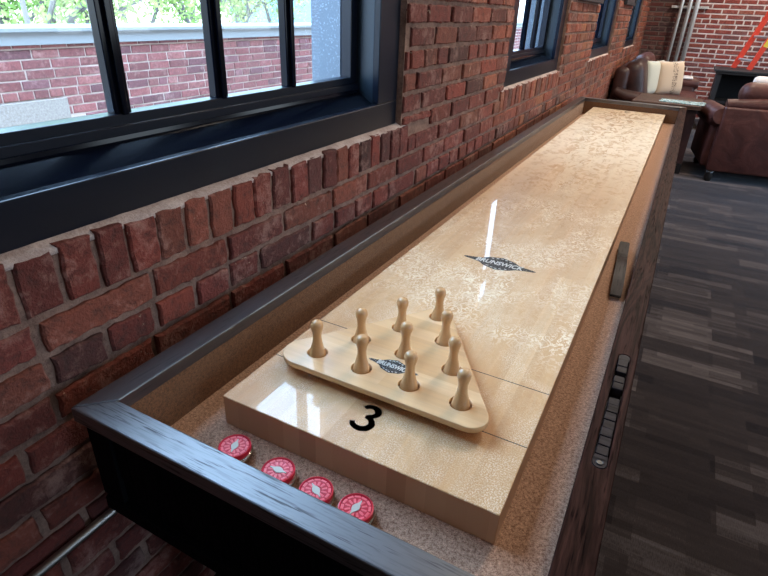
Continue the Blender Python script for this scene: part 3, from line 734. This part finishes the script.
for i, (x, y, r_) in enumerate(((.0715, -.0535, 1.9), (.1665, -.0590, .05), (.2415, -.0625, -.55), (.3110, -.0600, 1.45))):
    puck(x, y, r_, 'round red puck on carpet of near gutter, ' + ['leftmost of the four', 'second from the left', 'third from the left', 'rightmost of the four'][i])

# ------------------------------------------------------------------ table brush in the right gutter
br_ = thing('table_brush', 'dark arched wooden table brush lying in the right gutter', 'brush', (.551, 1.11, ZP-TH))
bm = B(); prof2 = []
N = 22
top = []; 
for k in range(N+1):
    s = k/N; y = .895+.40*s
    z = .014 + .022*max(0, math.sin(PI*s/.74))**.7 if s < .72 else .027
    top.append((y, z))
pts = [(.895, .008)] + top + [(1.295, .008)]
def bw(y): return .0150
lo = [bm.verts.new((.551-bw(y), y, ZP-TH+z)) for y, z in pts]; hi = [bm.verts.new((.551+bw(y), y, ZP-TH+z)) for y, z in pts]
bm.faces.new(lo); bm.faces.new(hi[::-1])
for k in range(len(pts)): k2 = (k+1) % len(pts); bm.faces.new((lo[k], lo[k2], hi[k2], hi[k]))
bmesh.ops.bevel(bm, geom=bm.edges[:], offset=.002, segments=2, affect='EDGES')
RB = Matrix.Translation((.549, 1.095, 0)) @ Matrix.Rotation(.055, 4, 'Z') @ Matrix.Translation((-.551, -1.095, 0))
bmesh.ops.transform(bm, matrix=RB, verts=bm.verts)
obj('handle_block', bm, M['brush_wood'], br_)
bm = B(); bx(bm, .539, .563, .900, 1.290, ZP-TH, ZP-TH+.008); bmesh.ops.transform(bm, matrix=RB, verts=bm.verts); obj('bristles', bm, M['cream'], br_)

# ------------------------------------------------------------------ conduit and pipes
cd = thing('wall_conduit', 'thin steel conduit running low along the brick window wall', 'pipe', (WX+.012, 1, ZP-.266))
bm = B(); tube(bm, [(WX+.012, YB+.1, ZP-.266), (WX+.012, 5.4, ZP-.266)], .0085, 16); obj('tube', bm, M['conduit'], cd, True)
for y in (-1.2, .6, 2.4, 4.2):
    bm = B(); bx(bm, WX-.002, WX+.023, y-.01, y+.01, ZP-.277, ZP-.255, .002); obj('strap', bm, M['conduit'], cd)
PN = ['leftmost', 'middle', 'rightmost and thickest']
for k, (x, r_) in enumerate(((.236, .023), (.346, .027), (.440, .033))):
    t = thing('steel_pipe', 'tall galvanised steel pipe in the far corner, %s of three' % PN[k], 'pipe', (x, YE-.10, 0), 'galvanised pipes on the far wall')
    bm = B(); tube(bm, [(x, YE-.10, 0), (x, YE-.10, H)], r_, 18); obj('tube', bm, M['steel'], t, True)
    for z in (.02, 2.4): bm = B(); tube(bm, [(x, YE-.10, z), (x, YE-.10, z+.08)], r_+.006, 18); obj('coupling', bm, M['steel'], t, True)
st = thing('pipe_bracket', 'horizontal steel strut clamping the three pipes to the wall', 'bracket', (.35, YE-.04, 1.55))
bm = B(); bx(bm, .10, .60, YE-.055, YE-.001, 1.535, 1.57, .003); obj('strut', bm, M['alu'], st)
for x in (.14, .30, .395, .52):
    bm = B(); tube(bm, [(x, YE-.055, 1.5525), (x, YE-.075, 1.5525)], .012, 6); obj('bolt', bm, M['bolt'], st)

# pictures hung on the piers between the far windows
for (y0, y1, lab) in ((3.72, 4.66, 'dark framed panel on the brick pier between second and third windows'), (6.28, 7.14, 'dark framed panel on the brick pier between third and fourth windows')):
    t = thing('framed_panel', lab, 'picture', (WX+.02, (y0+y1)/2, ZP+.70), 'dark panels on the window wall')
    bm = B(); z0 = ZP+.712+(.03 if y0 > 5 else 0)
    bx(bm, WX, WX+.03, y0, y1, z0, z0+.03, .003); bx(bm, WX, WX+.03, y0, y1, z0+.72, z0+.75, .003)
    bx(bm, WX, WX+.03, y0, y0+.03, z0+.03, z0+.72, .003); bx(bm, WX, WX+.03, y1-.03, y1, z0+.03, z0+.72, .003); obj('frame', bm, M['cabinet'], t)
    bm = B(); bx(bm, WX+.002, WX+.018, y0+.03, y1-.03, z0+.03, z0+.72); obj('panel', bm, M['picture'], t)

# ------------------------------------------------------------------ seating
def soft(bm, c, s, bev, seg=5, R=None): return box(bm, c, s, bev, seg, R)
def Rx(a): return Matrix.Rotation(a, 3, 'X')
def Ry(a): return Matrix.Rotation(a, 3, 'Y')
def Rz(a): return Matrix.Rotation(a, 3, 'Z')
lv = thing('leather_loveseat', 'brown leather loveseat in the far corner with its back to the window wall', 'sofa', (.28, 7.5, 0))
bm = B(); soft(bm, (.28, 7.50, .22), (.86, 2.0, .30), .05); obj('base', bm, M['leather'], lv, 'auto')
for y in (7.05, 7.92):
    bm = B(); soft(bm, (.42, y, .43), (.66, .84, .18), .06); obj('seat_cushion', bm, M['leather'], lv, 'auto')
for y, zz in ((6.98, .70), (7.90, .73)):
    bm = B(); soft(bm, (.055, y, zz), (.22, .84, .50), .10, 6, Ry(-.22)); obj('back_cushion', bm, M['leather_dark'] if y < 7.5 else M['leather'], lv, 'auto')
bm = B(); soft(bm, (-.09, 7.48, .48), (.16, 1.95, .80), .06, 5); obj('back_frame', bm, M['leather_dark'], lv, 'auto')
for y, zt in ((6.48, .53), (8.46, .605)):
    bm = B(); soft(bm, (.30, y, zt/2+.03), (.82, .15, zt-.06), .05, 4)
    tube(bm, [(-.12, y, zt+.10), (.0, y, zt+.05), (.3, y, zt+.01), (.70, y, zt), (.74, y, zt)], [.05, .075, .085, .085, .06], 20)
    obj('arm', bm, M['leather_dark'] if y < 7 else M['leather'], lv, 'auto')
for x in (-.08, .66):
    for y in (6.55, 8.42):
        bm = B(); lathe(bm, [(0, 0), (.022, 0), (.035, .08), (0, .08)], (x, y, 0), 14); obj('leg', bm, M['foot'], lv, True)
def pillow(name, c, sz, th, R, m_, label):
    t = bpy.data
    bm = B(); n_ = 14
    g = {}
    for sd in (1, -1):
        for i in range(n_+1):
            for j in range(n_+1):
                u = -1+2*i/n_; v = -1+2*j/n_
                e_ = max(0, (1-u**4)*(1-v**4))**.5
                k = 1-.06*(1-abs(u*v))*(abs(u)**6+abs(v)**6)
                p = Vector((u*sz*k, sd*th*e_, v*sz*k))
                if sd == -1 and (i in (0, n_) or j in (0, n_)): g[(sd, i, j)] = g[(1, i, j)]; continue
                g[(sd, i, j)] = bm.verts.new(p)
        for i in range(n_):
            for j in range(n_):
                q = [g[(sd, i, j)], g[(sd, i+1, j)], g[(sd, i+1, j+1)], g[(sd, i, j+1)]]
                bm.faces.new(q if sd == -1 else q[::-1])
    o = obj(name, bm, m_, None, True); o.location = c; o.rotation_euler = R.to_euler(); tag(o, label, 'pillow', 'pillows on the leather loveseat'); return o
pillow('throw_pillow', (.215, 7.25, .735), .20, .05, Rz(1.15) @ Rx(-.12), M['pillow_w'], 'off-white pillow propped on the leather loveseat, left of the tan one')
pillow('throw_pillow', (.375, 7.40, .735), .20, .075, Rz(.72) @ Rx(-.20), M['pillow_t'], 'tan pillow with dark stitched script on the leather loveseat')
bm = B(); soft(bm, (.57, 8.50, .675), (.16, .24, .03), .012, 4); tag(obj('folded_blanket', bm, M['blanket'], None, 'auto'), 'folded white blanket lying on right arm of the leather loveseat', 'blanket')

# side table with magazine
sd = thing('side_table', 'low brown wood side table just beyond the far end of the shuffleboard', 'side table', (.46, 5.86, 0))
bm = B(); prism(bm, [(.15, 5.55), (.765, 5.55), (.79, 6.20), (.185, 6.26)], .625, .66, .006); obj('tabletop', bm, M['walnut'], sd)
bm = B(); bx(bm, .19, .745, 5.60, 6.16, .10, .625, .006); obj('cabinet_body', bm, M['leather_dark'], sd)
for x in (.21, .725):
    for y in (5.62, 6.14):
        bm = B(); bx(bm, x-.02, x+.02, y-.02, y+.02, 0, .10); obj('leg', bm, M['foot'], sd)
mg = B(); box(mg, (.60, 5.74, .6645), (.40, .22, .006), .001, 1, Rz(-.10)); tag(obj('magazine', mg, M['mag']), 'glossy dark teal and white magazine on the side table', 'magazine')

# right-hand sofa, its back towards us
sf = thing('leather_armchair', 'brown leather club chair with its back turned, standing on the carpet at right', 'armchair', (1.45, 5.95, 0))
Rs = Rz(.13)
def q(x, y, z): v = Rs @ Vector((x, y, 0)); return Vector((.972+v.x, 5.47+v.y, z))
def qp(bm):
    for v in bm.verts: v.co = q(v.co.x, v.co.y, v.co.z)
    return bm
bm = B(); bx(bm, -.01, 1.25, 0, .12, .10, .69, .02, 3); obj('back_panel', qp(bm), M['leather'], sf, 'auto')
bm = B(); tube(bm, [(0, .08, .70), (.3, .09, .715), (.95, .09, .715), (1.25, .08, .70)], [.05, .065, .065, .05], 18); soft(bm, (.60, .20, .80), (1.0, .24, .20), .09, 6, Rx(-.15)); obj('head_cushion', qp(bm), M['leather'], sf, 'auto')
bm = B(); bx(bm, -.01, 1.25, .12, .86, .10, .38, .03, 3); obj('base', qp(bm), M['leather'], sf, 'auto')
bm = B(); soft(bm, (.62, .50, .44), (.90, .70, .16), .06, 5); obj('seat_cushion', qp(bm), M['leather'], sf, 'auto')
for x in (-.015, 1.255):
    bm = B(); bx(bm, x-.05, x+.05, .10, .86, .12, .58, .03, 3)
    tube(bm, [(x, .04, .60), (x, .12, .585), (x, .5, .565), (x, .86, .55), (x, .90, .545)], [.07, .095, .10, .10, .08], 20); obj('arm', qp(bm), M['leather'], sf, 'auto')
for x in (.03, 1.2):
    for y in (.04, .80):
        bm = B(); lathe(bm, [(0, 0), (.028, 0), (.04, .04), (.03, .07), (.045, .10), (0, .10)], (0, 0, 0), 16); v_ = q(x, y, 0); place(bm, v_.x, v_.y, 0); obj('foot', bm, M['foot'], sf, True)
bm = B(); soft(bm, (1.22, 5.90, .895), (.16, .10, .09), .04, 4, Rz(.13)); tag(obj('throw_pillow', bm, M['blanket'], None, 'auto'), 'pale patterned pillow peeking over the back of the club chair', 'pillow')

# black cabinet by the far wall
cb = thing('black_cabinet', 'black open-fronted cabinet against the far brick wall', 'cabinet', (1.6, 8.75, 0))
bm = B(); bx(bm, .90, 2.40, 8.45, 9.05, .755, .80, .005); bx(bm, .875, 2.42, 8.43, 9.06, .785, .81, .004); obj('top', bm, M['cabinet'], cb)
for x0 in (.92, 2.30): bm = B(); bx(bm, x0, x0+.06, 8.47, 9.03, 0, .755); obj('side_panel', bm, M['cabinet'], cb)
bm = B(); bx(bm, .985, 2.30, 8.98, 9.03, 0, .755); bx(bm, .985, 2.30, 8.47, 9.0, .05, .10); bx(bm, .985, 2.30, 8.50, 9.0, .38, .41); obj('shelf_and_back', bm, M['cabinet_in'], cb)

# orange ladder
ld = thing('step_ladder', 'orange fibreglass ladder with aluminium rungs rising above the black cabinet', 'ladder', (1.2, 8.9, .81))
def lpt(s, z): return Vector((1.105 + (z-.80)*.32 + s*.180, 8.96 - s*.20 , z))
for s in (0, 1):
    bm = B(); a, b = lpt(s, .812), lpt(s, 2.1)
    d = (b-a).normalized(); x_ = Vector((.68, -.73, 0)); x_ = (x_ - d*x_.dot(d)).normalized(); y_ = d.cross(x_)
    box(bm, (a+b)/2, (.018, .085, (b-a).length), .002, 1, Matrix((x_, y_, d)).transposed()); obj('side_rail', bm, M['orange'], ld)
for z in (.93, 1.22, 1.51, 1.80):
    bm = B(); a, b = lpt(0, z), lpt(1, z); tube(bm, [a, b], .017, 8); obj('rung', bm, M['alu'], ld)
bm = B(); a, b = lpt(1, 1.10), lpt(1, 1.30); d = (b-a).normalized(); x_ = Vector((.68, -.73, 0)); x_ = (x_ - d*x_.dot(d)).normalized(); y_ = d.cross(x_)
box(bm, (a+b)/2+x_*.010, (.002, .075, .20), 0, 1, Matrix((x_, y_, d)).transposed()); obj('warning_label', bm, M['yellow'], ld)
